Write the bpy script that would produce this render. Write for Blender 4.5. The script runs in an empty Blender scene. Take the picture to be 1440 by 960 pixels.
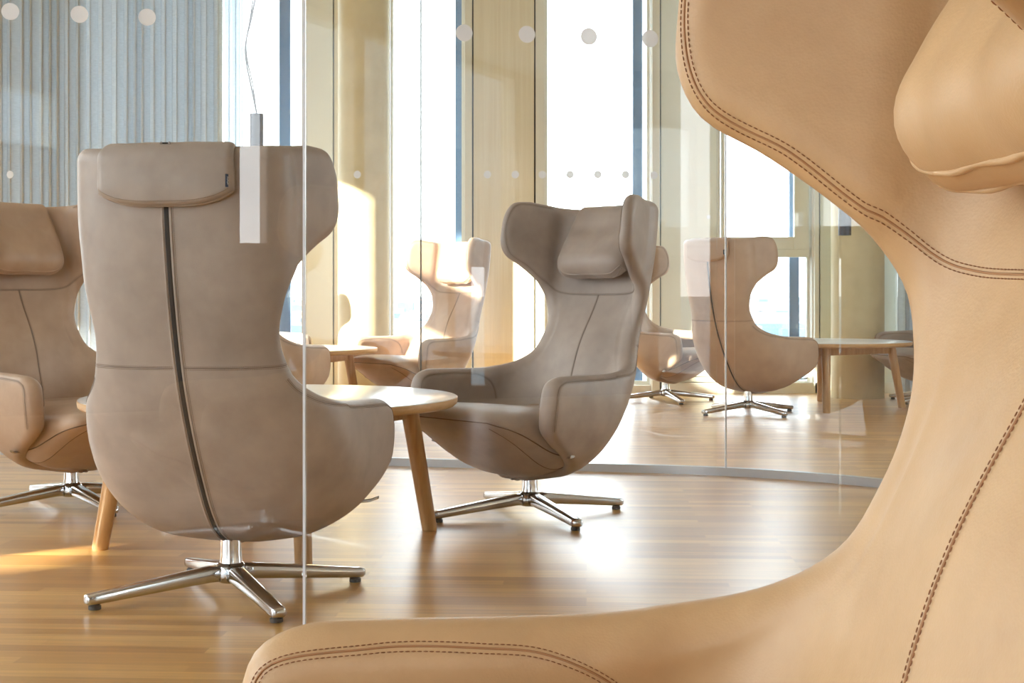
import bpy, math, random
import numpy as np
from mathutils import Vector, Matrix

random.seed(7)
rng = np.random.default_rng(7)
scene = bpy.context.scene
COL = scene.collection
PI = math.pi

# ------------------------------------------------------------------ camera
HC, FPX, HORIZON = 0.80, 2000.0, 412.0
cam_data = bpy.data.cameras.new('camera')
cam = bpy.data.objects.new('camera', cam_data)
COL.objects.link(cam)
cam.location = (0, 0, HC)
cam.rotation_euler = (PI / 2, 0, 0)
cam_data.sensor_width = 36
cam_data.lens = 36 * FPX / 1440
cam_data.shift_y = -(480 - HORIZON) / 1440
cam_data.clip_start = 0.05
cam_data.clip_end = 30000
scene.camera = cam

vs = scene.view_settings
vs.view_transform = 'Standard'
vs.look = 'None'
vs.gamma = 1
vs.use_curve_mapping = False
vs.exposure = 1.2
scene.cycles.max_bounces = 10
scene.cycles.transparent_max_bounces = 24
scene.cycles.diffuse_bounces = 5
scene.cycles.sample_clamp_indirect = 8
scene.cycles.caustics_reflective = False
scene.cycles.caustics_refractive = False

# ------------------------------------------------------------------ helpers
def mesh_of(name, V, F, mat=None, smooth=True):
    me = bpy.data.meshes.new(name)
    me.from_pydata([tuple(map(float, v)) for v in V], [], [tuple(int(i) for i in f) for f in F])
    me.validate()
    if mat: me.materials.append(mat)
    if smooth:
        me.polygons.foreach_set('use_smooth', [True] * len(me.polygons))
    me.update()
    return me

def obj(name, V, F, mat=None, parent=None, smooth=True):
    o = bpy.data.objects.new(name, mesh_of(name, V, F, mat, smooth))
    COL.objects.link(o)
    if parent: o.parent = parent
    return o

def thing(name, loc, rotz, label, cat, group=None):
    o = bpy.data.objects.new(name, None)
    o.empty_display_size = 0.1
    COL.objects.link(o)
    o.location = loc
    o.rotation_euler = (0, 0, rotz)
    o['label'] = label
    o['category'] = cat
    if group: o['group'] = group
    return o

def structure(o):
    o['kind'] = 'structure'
    return o

class MB:
    def __init__(self): self.V = []; self.F = []
    def add(self, V, F):
        n = len(self.V)
        self.V += [tuple(v) for v in V]
        self.F += [tuple(i + n for i in f) for f in F]
    def box(self, x0, x1, y0, y1, z0, z1):
        V = [(x, y, z) for z in (z0, z1) for y in (y0, y1) for x in (x0, x1)]
        self.add(V, [(0, 2, 3, 1), (4, 5, 7, 6), (0, 1, 5, 4), (2, 6, 7, 3), (0, 4, 6, 2), (1, 3, 7, 5)])
    def tube(self, P, r, n=8, cap=True):
        P = np.asarray(P, float)
        m = len(P)
        rr = np.broadcast_to(np.asarray(r, float), (m,))
        T = np.gradient(P, axis=0)
        T /= np.linalg.norm(T, axis=1)[:, None] + 1e-12
        up = np.array([0, 0, 1.0]) if abs(T[0][2]) < .9 else np.array([1.0, 0, 0])
        A = np.cross(T[0], up); A /= np.linalg.norm(A)
        V = []
        for i in range(m):
            A = A - T[i] * np.dot(A, T[i]); A /= np.linalg.norm(A) + 1e-12
            B = np.cross(T[i], A)
            for k in range(n):
                a = 2 * PI * k / n
                V.append(P[i] + rr[i] * (math.cos(a) * A + math.sin(a) * B))
        F = []
        for i in range(m - 1):
            for k in range(n):
                F.append((i * n + k, i * n + (k + 1) % n, (i + 1) * n + (k + 1) % n, (i + 1) * n + k))
        if cap:
            F.append(tuple(range(n))[::-1]); F.append(tuple((m - 1) * n + k for k in range(n)))
        self.add(V, F)
    def lathe(self, prof, cx=0, cy=0, n=32):
        m = len(prof)
        V = [(cx + r * math.cos(2 * PI * k / n), cy + r * math.sin(2 * PI * k / n), z) for r, z in prof for k in range(n)]
        F = [(i * n + k, i * n + (k + 1) % n, (i + 1) * n + (k + 1) % n, (i + 1) * n + k) for i in range(m - 1) for k in range(n)]
        F.append(tuple(range(n))[::-1]); F.append(tuple((m - 1) * n + k for k in range(n)))
        self.add(V, F)
    def sections(self, S, cap=True):
        m, n = len(S), len(S[0])
        V = [p for s in S for p in s]
        F = [(i * n + k, i * n + (k + 1) % n, (i + 1) * n + (k + 1) % n, (i + 1) * n + k) for i in range(m - 1) for k in range(n)]
        if cap:
            F.append(tuple(range(n))[::-1]); F.append(tuple((m - 1) * n + k for k in range(n)))
        self.add(V, F)
    def build(self, name, mat, parent=None, smooth=False):
        o = obj(name, self.V, self.F, mat, parent, smooth)
        return o

def sharp_by_angle(o, deg=35):
    me = o.data
    me.polygons.foreach_set('use_smooth', [True] * len(me.polygons))
    me.set_sharp_from_angle(angle=math.radians(deg))

def bevel(o, w, seg=2):
    m = o.modifiers.new('bevel', 'BEVEL')
    m.width = w; m.segments = seg; m.limit_method = 'ANGLE'; m.angle_limit = math.radians(40)
    return o

def catmull(K, n):
    """smooth curve through the knots K (m,d), n samples, by chord length"""
    K = np.asarray(K, float)
    d = np.r_[0, np.cumsum(np.linalg.norm(np.diff(K, axis=0), axis=1) ** .5)]
    T = np.empty_like(K)
    for i in range(len(K)):
        if i == 0: T[i] = (K[1] - K[0]) / (d[1] - d[0])
        elif i == len(K) - 1: T[i] = (K[-1] - K[-2]) / (d[-1] - d[-2])
        else:
            a = (K[i] - K[i - 1]) / (d[i] - d[i - 1]); b = (K[i + 1] - K[i]) / (d[i + 1] - d[i])
            w = (d[i] - d[i - 1]) / (d[i + 1] - d[i - 1])
            T[i] = a * (1 - w) + b * w
    u = np.linspace(0, d[-1], n)
    j = np.clip(np.searchsorted(d, u, side='right') - 1, 0, len(K) - 2)
    h = (d[j + 1] - d[j]); t = ((u - d[j]) / h)[:, None]; h = h[:, None]
    return ((2*t**3 - 3*t**2 + 1) * K[j] + (t**3 - 2*t**2 + t) * h * T[j] + (-2*t**3 + 3*t**2) * K[j+1] + (t**3 - t**2) * h * T[j+1])

def resample(P, n):
    d = np.r_[0, np.cumsum(np.linalg.norm(np.diff(P, axis=0), axis=1))]
    u = np.linspace(0, d[-1], n)
    return np.stack([np.interp(u, d, P[:, k]) for k in range(P.shape[1])], 1)

# ------------------------------------------------------------------ materials
def new_mat(name):
    m = bpy.data.materials.new(name); m.use_nodes = True
    nt = m.node_tree
    return m, nt, nt.nodes['Principled BSDF']

def srgb(r, g, b):
    f = lambda c: (c / 12.92 if c <= .04045 else ((c + .055) / 1.055) ** 2.4)
    return (f(r / 255), f(g / 255), f(b / 255), 1)

def plain(name, col, rough=.5, metal=0, spec=.5):
    m, nt, p = new_mat(name)
    p.inputs['Base Color'].default_value = col
    p.inputs['Roughness'].default_value = rough
    p.inputs['Metallic'].default_value = metal
    p.inputs['Specular IOR Level'].default_value = spec
    return m

def N(nt, typ, **kw):
    n = nt.nodes.new(typ)
    for k, v in kw.items(): setattr(n, k, v)
    return n

def leather(name, c1, c2, rough=.42, grain=1.0):
    m, nt, p = new_mat(name)
    L = nt.links.new
    tc = N(nt, 'ShaderNodeTexCoord')
    n1 = N(nt, 'ShaderNodeTexNoise'); n1.inputs['Scale'].default_value = 7; n1.inputs['Detail'].default_value = 6; n1.inputs['Roughness'].default_value = .6
    L(tc.outputs['Object'], n1.inputs['Vector'])
    r = N(nt, 'ShaderNodeValToRGB')
    r.color_ramp.elements[0].position = .3; r.color_ramp.elements[0].color = c1
    r.color_ramp.elements[1].position = .72; r.color_ramp.elements[1].color = c2
    L(n1.outputs['Fac'], r.inputs['Fac'])
    L(r.outputs['Color'], p.inputs['Base Color'])
    v = N(nt, 'ShaderNodeTexVoronoi'); v.inputs['Scale'].default_value = 420
    L(tc.outputs['Object'], v.inputs['Vector'])
    n2 = N(nt, 'ShaderNodeTexNoise'); n2.inputs['Scale'].default_value = 26; n2.inputs['Detail'].default_value = 4
    L(tc.outputs['Object'], n2.inputs['Vector'])
    b1 = N(nt, 'ShaderNodeBump'); b1.inputs['Strength'].default_value = .10 * grain; b1.inputs['Distance'].default_value = .0012
    L(v.outputs['Distance'], b1.inputs['Height'])
    b2 = N(nt, 'ShaderNodeBump'); b2.inputs['Strength'].default_value = .16; b2.inputs['Distance'].default_value = .006
    L(n2.outputs['Fac'], b2.inputs['Height']); L(b1.outputs['Normal'], b2.inputs['Normal'])
    L(b2.outputs['Normal'], p.inputs['Normal'])
    rr = N(nt, 'ShaderNodeMapRange'); rr.inputs['To Min'].default_value = rough - .06; rr.inputs['To Max'].default_value = rough + .1
    L(n2.outputs['Fac'], rr.inputs['Value']); L(rr.outputs['Result'], p.inputs['Roughness'])
    p.inputs['Specular IOR Level'].default_value = .4
    return m

M = {}
M['taupe'] = leather('taupe_washed_leather', srgb(160, 145, 135), srgb(183, 168, 157))  # same leather as the other two, greyed: glass wash put into the colour
M['tan'] = leather('tan_lit_leather', srgb(188, 152, 110), srgb(206, 170, 126))  # same leather, the foreground's warm light put into the colour
M['beige'] = leather('beige_lit_leather', srgb(178, 150, 127), srgb(198, 170, 146))  # same leather, in-between copy with light and glass wash in the colour
M['thread'] = plain('seam_thread', srgb(108, 87, 72), .8)
M['thread_tan'] = plain('seam_thread_tan', srgb(146, 98, 64), .8)
M['seam'] = plain('seam_edge', srgb(126, 107, 94), .7)
M['seam_tan'] = plain('seam_edge_tan', srgb(166, 120, 80), .7)
M['zipper'] = plain('zipper_tape', srgb(52, 46, 42), .75)
M['chrome'] = plain('polished_aluminium', (.60, .60, .61, 1), .13, 1)
M['chrome_col'] = plain('brushed_column', (.80, .82, .85, 1), .16, 1)
M['glide'] = plain('glide_plastic', srgb(60, 58, 56), .5)
M['navy'] = plain('tag_navy', srgb(38, 50, 74), .7)
M['white'] = plain('tag_white', srgb(225, 225, 225), .6)
M['table_white'] = plain('white_laminate', srgb(234, 234, 234), .2)
M['ceiling'] = plain('ceiling_paint', srgb(240, 238, 232), .8)
M['wallpaint'] = plain('wall_paint', srgb(232, 226, 214), .7)
M['frame'] = plain('window_frame_cream', srgb(236, 233, 220), .4)
M['fin'] = plain('window_fin_metal', srgb(120, 150, 186), .35, .3)
M['rail'] = plain('glass_rail_grey', srgb(196, 200, 206), .35, .4)
M['walnut'] = plain('dark_panelling', srgb(74, 58, 48), .6)
M['sun_block'] = plain('sun_block_grey', srgb(176, 180, 184), .8)  # for the added unseen blocks outside the left wall
M['dark'] = plain('dark_gap', srgb(46, 42, 38), .8)
M['pendant'] = plain('pendant_metal', srgb(52, 60, 74), .35, .6)
M['wire'] = plain('pendant_wire', srgb(84, 92, 106), .5)

def wood(name, c1, c2, scale=(3, 3, 40), rough=.35):
    m, nt, p = new_mat(name)
    L = nt.links.new
    tc = N(nt, 'ShaderNodeTexCoord'); mp = N(nt, 'ShaderNodeMapping'); mp.inputs['Scale'].default_value = scale
    L(tc.outputs['Object'], mp.inputs['Vector'])
    n = N(nt, 'ShaderNodeTexNoise'); n.inputs['Scale'].default_value = 1; n.inputs['Detail'].default_value = 7; n.inputs['Roughness'].default_value = .62
    L(mp.outputs['Vector'], n.inputs['Vector'])
    r = N(nt, 'ShaderNodeValToRGB')
    r.color_ramp.elements[0].position = .32; r.color_ramp.elements[0].color = c1
    r.color_ramp.elements[1].position = .68; r.color_ramp.elements[1].color = c2
    L(n.outputs['Fac'], r.inputs['Fac']); L(r.outputs['Color'], p.inputs['Base Color'])
    p.inputs['Roughness'].default_value = rough
    return m

M['oak'] = wood('oak_legs', srgb(176, 132, 84), srgb(206, 166, 116), (40, 40, 3))
M['oak_edge'] = wood('oak_edge', srgb(190, 148, 98), srgb(214, 176, 126), (14, 14, 90))
M['veneer'] = wood('veneer_panel', srgb(232, 220, 192), srgb(242, 233, 210), (45, 45, .9), .45)
M['panel'] = plain('painted_panel', srgb(228, 228, 212), .5)

def floor_mat():
    m, nt, p = new_mat('oak_strip_floor')
    L = nt.links.new
    tc = N(nt, 'ShaderNodeTexCoord'); mp = N(nt, 'ShaderNodeMapping')
    mp.inputs['Rotation'].default_value = (0, 0, math.radians(3))
    L(tc.outputs['Object'], mp.inputs['Vector'])
    br = N(nt, 'ShaderNodeTexBrick')
    br.inputs['Scale'].default_value = 1
    br.inputs['Brick Width'].default_value = .62; br.inputs['Row Height'].default_value = .052
    br.inputs['Mortar Size'].default_value = .0006; br.inputs['Mortar Smooth'].default_value = .2; br.inputs['Bias'].default_value = 0
    br.offset = .37; br.offset_frequency = 3; br.squash = 1
    br.inputs['Color1'].default_value = (0, 0, 0, 1); br.inputs['Color2'].default_value = (1, 1, 1, 1); br.inputs['Mortar'].default_value = (.35, .35, .35, 1)
    L(mp.outputs['Vector'], br.inputs['Vector'])
    r = N(nt, 'ShaderNodeValToRGB')
    cr = r.color_ramp
    cr.elements[0].position = 0; cr.elements[0].color = srgb(196, 142, 74)
    cr.elements[1].position = 1; cr.elements[1].color = srgb(236, 188, 112)
    e = cr.elements.new(.5); e.color = srgb(218, 166, 92)
    L(br.outputs['Color'], r.inputs['Fac'])
    m2 = N(nt, 'ShaderNodeMapping'); m2.inputs['Scale'].default_value = (2.2, 60, 1)
    L(mp.outputs['Vector'], m2.inputs['Vector'])
    n = N(nt, 'ShaderNodeTexNoise'); n.inputs['Scale'].default_value = 1; n.inputs['Detail'].default_value = 8; n.inputs['Roughness'].default_value = .65
    L(m2.outputs['Vector'], n.inputs['Vector'])
    r2 = N(nt, 'ShaderNodeValToRGB')
    r2.color_ramp.elements[0].position = .3; r2.color_ramp.elements[0].color = (.66, .62, .58, 1)
    r2.color_ramp.elements[1].position = .7; r2.color_ramp.elements[1].color = (1, 1, 1, 1)
    L(n.outputs['Fac'], r2.inputs['Fac'])
    mx = N(nt, 'ShaderNodeMix', data_type='RGBA', blend_type='MULTIPLY'); mx.inputs[0].default_value = 1
    L(r.outputs['Color'], mx.inputs[6]); L(r2.outputs['Color'], mx.inputs[7])
    L(mx.outputs[2], p.inputs['Base Color'])
    rr = N(nt, 'ShaderNodeMapRange'); rr.inputs['To Min'].default_value = .27; rr.inputs['To Max'].default_value = .40
    L(n.outputs['Fac'], rr.inputs['Value']); L(rr.outputs['Result'], p.inputs['Roughness'])
    p.inputs['Coat Weight'].default_value = .5; p.inputs['Coat Roughness'].default_value = .30
    b = N(nt, 'ShaderNodeBump'); b.inputs['Strength'].default_value = .12; b.inputs['Distance'].default_value = .001
    L(n.outputs['Fac'], b.inputs['Height']); L(b.outputs['Normal'], p.inputs['Normal'])
    return m
M['floor'] = floor_mat()

def concrete(name, c1, c2):
    m, nt, p = new_mat(name)
    L = nt.links.new
    tc = N(nt, 'ShaderNodeTexCoord')
    n = N(nt, 'ShaderNodeTexNoise'); n.inputs['Scale'].default_value = 5; n.inputs['Detail'].default_value = 9; n.inputs['Roughness'].default_value = .65
    L(tc.outputs['Object'], n.inputs['Vector'])
    r = N(nt, 'ShaderNodeValToRGB')
    r.color_ramp.elements[0].position = .3; r.color_ramp.elements[0].color = c1
    r.color_ramp.elements[1].position = .75; r.color_ramp.elements[1].color = c2
    L(n.outputs['Fac'], r.inputs['Fac']); L(r.outputs['Color'], p.inputs['Base Color'])
    p.inputs['Roughness'].default_value = .6
    return m
M['concrete'] = concrete('pillar_concrete', srgb(204, 188, 146), srgb(222, 208, 168))

def glass_mat(name, f0, tint=(1, 1, 1, 1)):
    m = bpy.data.materials.new(name); m.use_nodes = True
    nt = m.node_tree; nt.nodes.clear(); L = nt.links.new
    out = N(nt, 'ShaderNodeOutputMaterial'); mix = N(nt, 'ShaderNodeMixShader')
    tr = N(nt, 'ShaderNodeBsdfTransparent'); tr.inputs['Color'].default_value = tint
    gl = N(nt, 'ShaderNodeBsdfGlossy'); gl.inputs['Roughness'].default_value = 0.0; gl.inputs['Color'].default_value = (1, 1, 1, 1)
    g = N(nt, 'ShaderNodeNewGeometry')
    d = N(nt, 'ShaderNodeVectorMath', operation='DOT_PRODUCT')
    L(g.outputs['Incoming'], d.inputs[0]); L(g.outputs['Normal'], d.inputs[1])
    a = N(nt, 'ShaderNodeMath', operation='ABSOLUTE'); L(d.outputs['Value'], a.inputs[0])
    s = N(nt, 'ShaderNodeMath', operation='SUBTRACT'); s.inputs[0].default_value = 1; L(a.outputs[0], s.inputs[1])
    p = N(nt, 'ShaderNodeMath', operation='POWER'); p.inputs[1].default_value = 5; L(s.outputs[0], p.inputs[0])
    ma = N(nt, 'ShaderNodeMath', operation='MULTIPLY_ADD'); ma.inputs[1].default_value = 1 - f0; ma.inputs[2].default_value = f0
    L(p.outputs[0], ma.inputs[0]); L(ma.outputs[0], mix.inputs[0])
    L(tr.outputs[0], mix.inputs[1]); L(gl.outputs[0], mix.inputs[2]); L(mix.outputs[0], out.inputs[0])
    return m
M['glass'] = glass_mat('partition_glass', .029, (.985, .995, .99, 1))
M['pane'] = glass_mat('window_glass', .035, (.985, .995, 1, 1))

def curtain_mat(name, col, trans, clear=0):
    m = bpy.data.materials.new(name); m.use_nodes = True
    nt = m.node_tree; nt.nodes.clear(); L = nt.links.new
    out = N(nt, 'ShaderNodeOutputMaterial')
    tc = N(nt, 'ShaderNodeTexCoord'); mp = N(nt, 'ShaderNodeMapping'); mp.inputs['Scale'].default_value = (30, 30, 240)
    L(tc.outputs['Object'], mp.inputs['Vector'])
    n = N(nt, 'ShaderNodeTexNoise'); n.inputs['Scale'].default_value = 1; n.inputs['Detail'].default_value = 3
    L(mp.outputs['Vector'], n.inputs['Vector'])
    r = N(nt, 'ShaderNodeValToRGB')
    r.color_ramp.elements[0].position = .3; r.color_ramp.elements[0].color = tuple(c * .82 for c in col[:3]) + (1,)
    r.color_ramp.elements[1].position = .7; r.color_ramp.elements[1].color = col
    L(n.outputs['Fac'], r.inputs['Fac'])
    d = N(nt, 'ShaderNodeBsdfDiffuse'); t = N(nt, 'ShaderNodeBsdfTranslucent')
    L(r.outputs['Color'], d.inputs['Color']); L(r.outputs['Color'], t.inputs['Color'])
    mx = N(nt, 'ShaderNodeMixShader'); mx.inputs[0].default_value = trans
    L(d.outputs[0], mx.inputs[1]); L(t.outputs[0], mx.inputs[2])
    if clear:
        tr = N(nt, 'ShaderNodeBsdfTransparent'); m2 = N(nt, 'ShaderNodeMixShader'); m2.inputs[0].default_value = clear
        L(mx.outputs[0], m2.inputs[1]); L(tr.outputs[0], m2.inputs[2]); mx = m2
    L(mx.outputs[0], out.inputs[0])
    return m
def vinyl_mat(name, col, trans, clear):
    m = bpy.data.materials.new(name); m.use_nodes = True
    nt = m.node_tree; nt.nodes.clear(); L = nt.links.new
    out = N(nt, 'ShaderNodeOutputMaterial'); d = N(nt, 'ShaderNodeBsdfDiffuse'); t = N(nt, 'ShaderNodeBsdfTranslucent'); tr = N(nt, 'ShaderNodeBsdfTransparent')
    d.inputs['Color'].default_value = col; t.inputs['Color'].default_value = col
    a = N(nt, 'ShaderNodeMixShader'); a.inputs[0].default_value = trans; b = N(nt, 'ShaderNodeMixShader'); b.inputs[0].default_value = clear
    L(d.outputs[0], a.inputs[1]); L(t.outputs[0], a.inputs[2]); L(a.outputs[0], b.inputs[1]); L(tr.outputs[0], b.inputs[2]); L(b.outputs[0], out.inputs[0])
    return m
M['curtain'] = curtain_mat('curtain_grey', srgb(200, 207, 212), .14)
M['dot'] = vinyl_mat('dot_vinyl', srgb(250, 252, 255), .55, .16)
M['sheer'] = curtain_mat('curtain_sheer', srgb(226, 232, 238), .6)

# ------------------------------------------------------------------ the armchair's shell
# profile of the back's middle line: z, distance behind the axis, half width, depth of the rounded corner, half thickness
PROF = np.array([
    (1.168, .412, .246, .12, .025, .40), (1.07, .404, .249, .12, .026, .40), (.98, .395, .250, .12, .027, .40), (.88, .381, .247, .12, .027, .32),
    (.78, .362, .246, .12, .027, .2), (.68, .337, .253, .14, .028, .15), (.58, .304, .284, .18, .030, .12), (.50, .268, .310, .20, .032, .10),
    (.42, .227, .326, .22, .033, .07), (.34, .182, .326, .23, .032, .05), (.27, .138, .304, .23, .030, .04), (.215, .090, .260, .21, .028, .02),
    (.184, .045, .212, .17, .025, 0), (.166, -.005, .150, .13, .022, 0), (.154, -.055, .10, .09, .021, 0), (.148, -.10, .055, .05, .020, 0)])
PC = catmull(PROF, 400)
NW = 400
_dw = np.r_[0, np.cumsum(np.hypot(np.diff(PC[:, 0]), np.diff(PC[:, 1])))]
WTOT = _dw[-1]
WG = np.linspace(0, WTOT, NW)
PW = np.stack([np.interp(WG, _dw, PC[:, k]) for k in range(6)], 1)
NPOW = 2.7
NL = 320
LG = np.linspace(0, 1.15, NL)
TX = np.zeros((NW, NL)); TY = np.zeros((NW, NL))
_a = np.linspace(0, PI / 2, 160)
for i in range(NW):
    z, b, hw, R, h, fl = PW[i]
    x = hw * np.sin(_a) ** (2 / NPOW); y = -b + R * (1 - np.maximum(np.cos(_a), 0) ** (2 / NPOW))
    ye = np.linspace(y[-1], y[-1] + 1.0, 40)[1:]
    x = np.r_[x, hw + fl * (ye - y[-1])]; y = np.r_[y, ye]
    l = np.r_[0, np.cumsum(np.hypot(np.diff(x), np.diff(y)))]
    TX[i] = np.interp(LG, l, x); TY[i] = np.interp(LG, l, y)

def w_of_z(z): return np.interp(-np.asarray(z), -PW[:, 0], WG)
def mid(l, w):
    """point of the middle surface at sideways arc length l (signed) and profile length w"""
    l = np.asarray(l, float); w = np.asarray(w, float)
    sg = np.where(l < 0, -1.0, 1.0); al = np.abs(l)
    fi = np.clip(w / WTOT * (NW - 1), 0, NW - 1.001); i = fi.astype(int); u = fi - i
    fj = np.clip(al / LG[-1] * (NL - 1), 0, NL - 1.001); j = fj.astype(int); v = fj - j
    def bil(T): return (T[i, j] * (1 - u) * (1 - v) + T[i + 1, j] * u * (1 - v) + T[i, j + 1] * (1 - u) * v + T[i + 1, j + 1] * u * v)
    return np.stack([sg * bil(TX), bil(TY), np.interp(w, WG, PW[:, 0])], -1)
def normal(l, w, d=.004):
    a = mid(l + d, w) - mid(l - d, w); b = mid(l, np.minimum(w + d, WTOT)) - mid(l, np.maximum(w - d, 0))
    n = np.cross(a, b); n /= np.linalg.norm(n, axis=-1)[..., None] + 1e-12
    return n

# side-view outline of the shell's edge: forward y, z, height of the row's middle
EDGE = np.array([
    (-.215, 1.165, 1.142), (-.152, 1.155, 1.105), (-.120, 1.105, 1.06), (-.110, 1.04, 1.015), (-.110, .99, .97), (-.128, .951, .935),
    (-.176, .918, .905), (-.226, .878, .868), (-.265, .840, .835), (-.286, .803, .80), (-.291, .762, .765), (-.287, .71, .71), (-.266, .645, .64),
    (-.234, .588, .58), (-.172, .547, .535), (-.08, .525, .495), (.03, .517, .465), (.15, .513, .435), (.222, .507, .405),
    (.260, .485, .375), (.274, .44, .35), (.277, .38, .325), (.267, .325, .30), (.22, .285, .273), (.15, .25, .243),
    (.085, .212, .211), (.05, .182, .182), (.065, .160, .162), (.105, .1485, .1485)])
ROWS = 150
EC = catmull(EDGE, 1500)
EC = resample(EC, 1500)
_t = np.r_[np.linspace(0, 1, 26)[:-1] ** 2 * .10, np.linspace(.10, 1, ROWS - 25)]
EC = np.stack([np.interp(_t, np.linspace(0, 1, 1500), EC[:, k]) for k in range(3)], 1)
ROWS = len(EC)
WB = w_of_z(np.clip(EC[:, 1], PW[-1, 0], 1.168)); WCEN = w_of_z(np.clip(EC[:, 2], PW[-1, 0], 1.168))
LB = np.zeros(ROWS)
for r in range(ROWS):
    fi = min(WB[r] / WTOT * (NW - 1), NW - 1.001); i = int(fi); u = fi - i
    ty = TY[i] * (1 - u) + TY[i + 1] * u
    LB[r] = np.interp(EC[r, 0], ty, LG)
HALF = 44
_u = np.linspace(0, 1, HALF + 1)
SP = 1 - (1 - _u) ** 1.7
S = np.r_[-SP[::-1], SP[1:]]
GL = LB[:, None] * S[None, :]
GW = WCEN[:, None] + (WB - WCEN)[:, None] * (S[None, :] ** 2)
_pl = [mid(LB, WB), mid(GL[0, HALF:], GW[0, HALF:]), mid(GL[-1, HALF:], GW[-1, HALF:])]
SA = np.concatenate([p[:-1] for p in _pl]); SB = np.concatenate([p[1:] for p in _pl])
SD = SB - SA; SL = (SD ** 2).sum(1) + 1e-12
def edge_dist(P):
    """distance to the shell's edge (the shell is symmetric, so one half is enough)"""
    sh = P.shape[:-1]; Q = P.reshape(-1, 3) * 1.0; Q[:, 0] = np.abs(Q[:, 0]); out = np.empty(len(Q))
    for k in range(0, len(Q), 1000):
        R = Q[k:k + 1000, None] - SA[None]
        t = np.clip((R * SD[None]).sum(-1) / SL[None], 0, 1)
        out[k:k + 1000] = np.sqrt(((R - t[..., None] * SD[None]) ** 2).sum(-1).min(1))
    return out.reshape(sh)
RIM = .034
def half_thick(l, w, e):
    h0 = np.interp(w, WG, PW[:, 4])
    arm = np.clip((np.abs(l) - .32) / .12, 0, 1) * np.clip((w - w_of_z(.60)) / .1, 0, 1)
    h0 = h0 + .006 * arm
    q = np.clip(e / RIM, 0, 1)
    return h0 * np.sqrt(1 - (1 - q) ** 2)
PAD_W = w_of_z(.59)
def pad(l, w, e):
    return .052 * np.exp(-((w - PAD_W) / .19) ** 2) * np.exp(-(np.abs(l) / .20) ** 2.5) * np.clip(e / .06, 0, 1)
def on_shell(l, w, side, lift=0.0):
    l = np.asarray(l, float); w = np.asarray(w, float)
    P = mid(l, w); n = normal(l, w); e = edge_dist(P)
    return P + n * side * (half_thick(l, w, e) + lift + (pad(l, w, e) if side > 0 else 0))[..., None], n * side

def two_sheets(A, B):
    """closed skin from two grids that share their outer rim"""
    m, n = A.shape[:2]
    V = list(A.reshape(-1, 3)); idB = np.full((m, n), -1)
    for i in range(m):
        for j in range(n):
            if i in (0, m - 1) or j in (0, n - 1): idB[i, j] = i * n + j
            else: idB[i, j] = len(V); V.append(B[i, j])
    F = []
    for i in range(m - 1):
        for j in range(n - 1):
            F.append((i * n + j, (i + 1) * n + j, (i + 1) * n + j + 1, i * n + j + 1))
            F.append((idB[i, j], idB[i, j + 1], idB[i + 1, j + 1], idB[i + 1, j]))
    return V, F

def dashes(mb, P, Nn, off, step=.0052, dash=.0036, r=.0006):
    """a row of stitches beside the seam P, off to its side"""
    P = np.asarray(P)
    T = np.gradient(P, axis=0); T /= np.linalg.norm(T, axis=1)[:, None] + 1e-12
    Sd = np.cross(T, Nn)
    Q = P + Sd * off
    d = np.r_[0, np.cumsum(np.linalg.norm(np.diff(Q, axis=0), axis=1))]
    s = 0.0
    while s + dash < d[-1]:
        ss = np.array([s, s + dash * .5, s + dash])
        pts = np.stack([np.interp(ss, d, Q[:, k]) for k in range(3)], 1)
        mb.tube(pts, [r * .6, r, r * .6], 5)
        s += step

def rim_offset(e0, i0, i1):
    """(l,w) along rows i0..i1 where the surface is e0 in from the edge"""
    out = []
    ss = np.linspace(.55, 1, 140)
    for i in range(i0, i1):
        l = LB[i] * ss; w = WCEN[i] + (WB[i] - WCEN[i]) * ss ** 2
        e = edge_dist(mid(l, w))
        k = np.where(e >= e0)[0]
        if len(k): out.append((l[k[-1]], w[k[-1]]))
    return np.array(out)

def row_at(f=None, z=None, lo=0, hi=None):
    hi = hi or ROWS
    d = np.zeros(hi - lo)
    if f is not None: d += (EC[lo:hi, 0] - f) ** 2
    if z is not None: d += (EC[lo:hi, 1] - z) ** 2
    return lo + int(d.argmin())

def lz(f, z):
    """(l,w) of the surface point with forward position f at height z"""
    w = float(w_of_z(z)); fi = min(w / WTOT * (NW - 1), NW - 1.001); i = int(fi); u = fi - i
    ty = TY[i] * (1 - u) + TY[i + 1] * u
    return (float(np.interp(f, ty, LG)), w)

chair = thing('wing_armchair', (0, 0, 0), 0, 'placeholder', 'armchair', 'leather wing armchairs')

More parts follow.
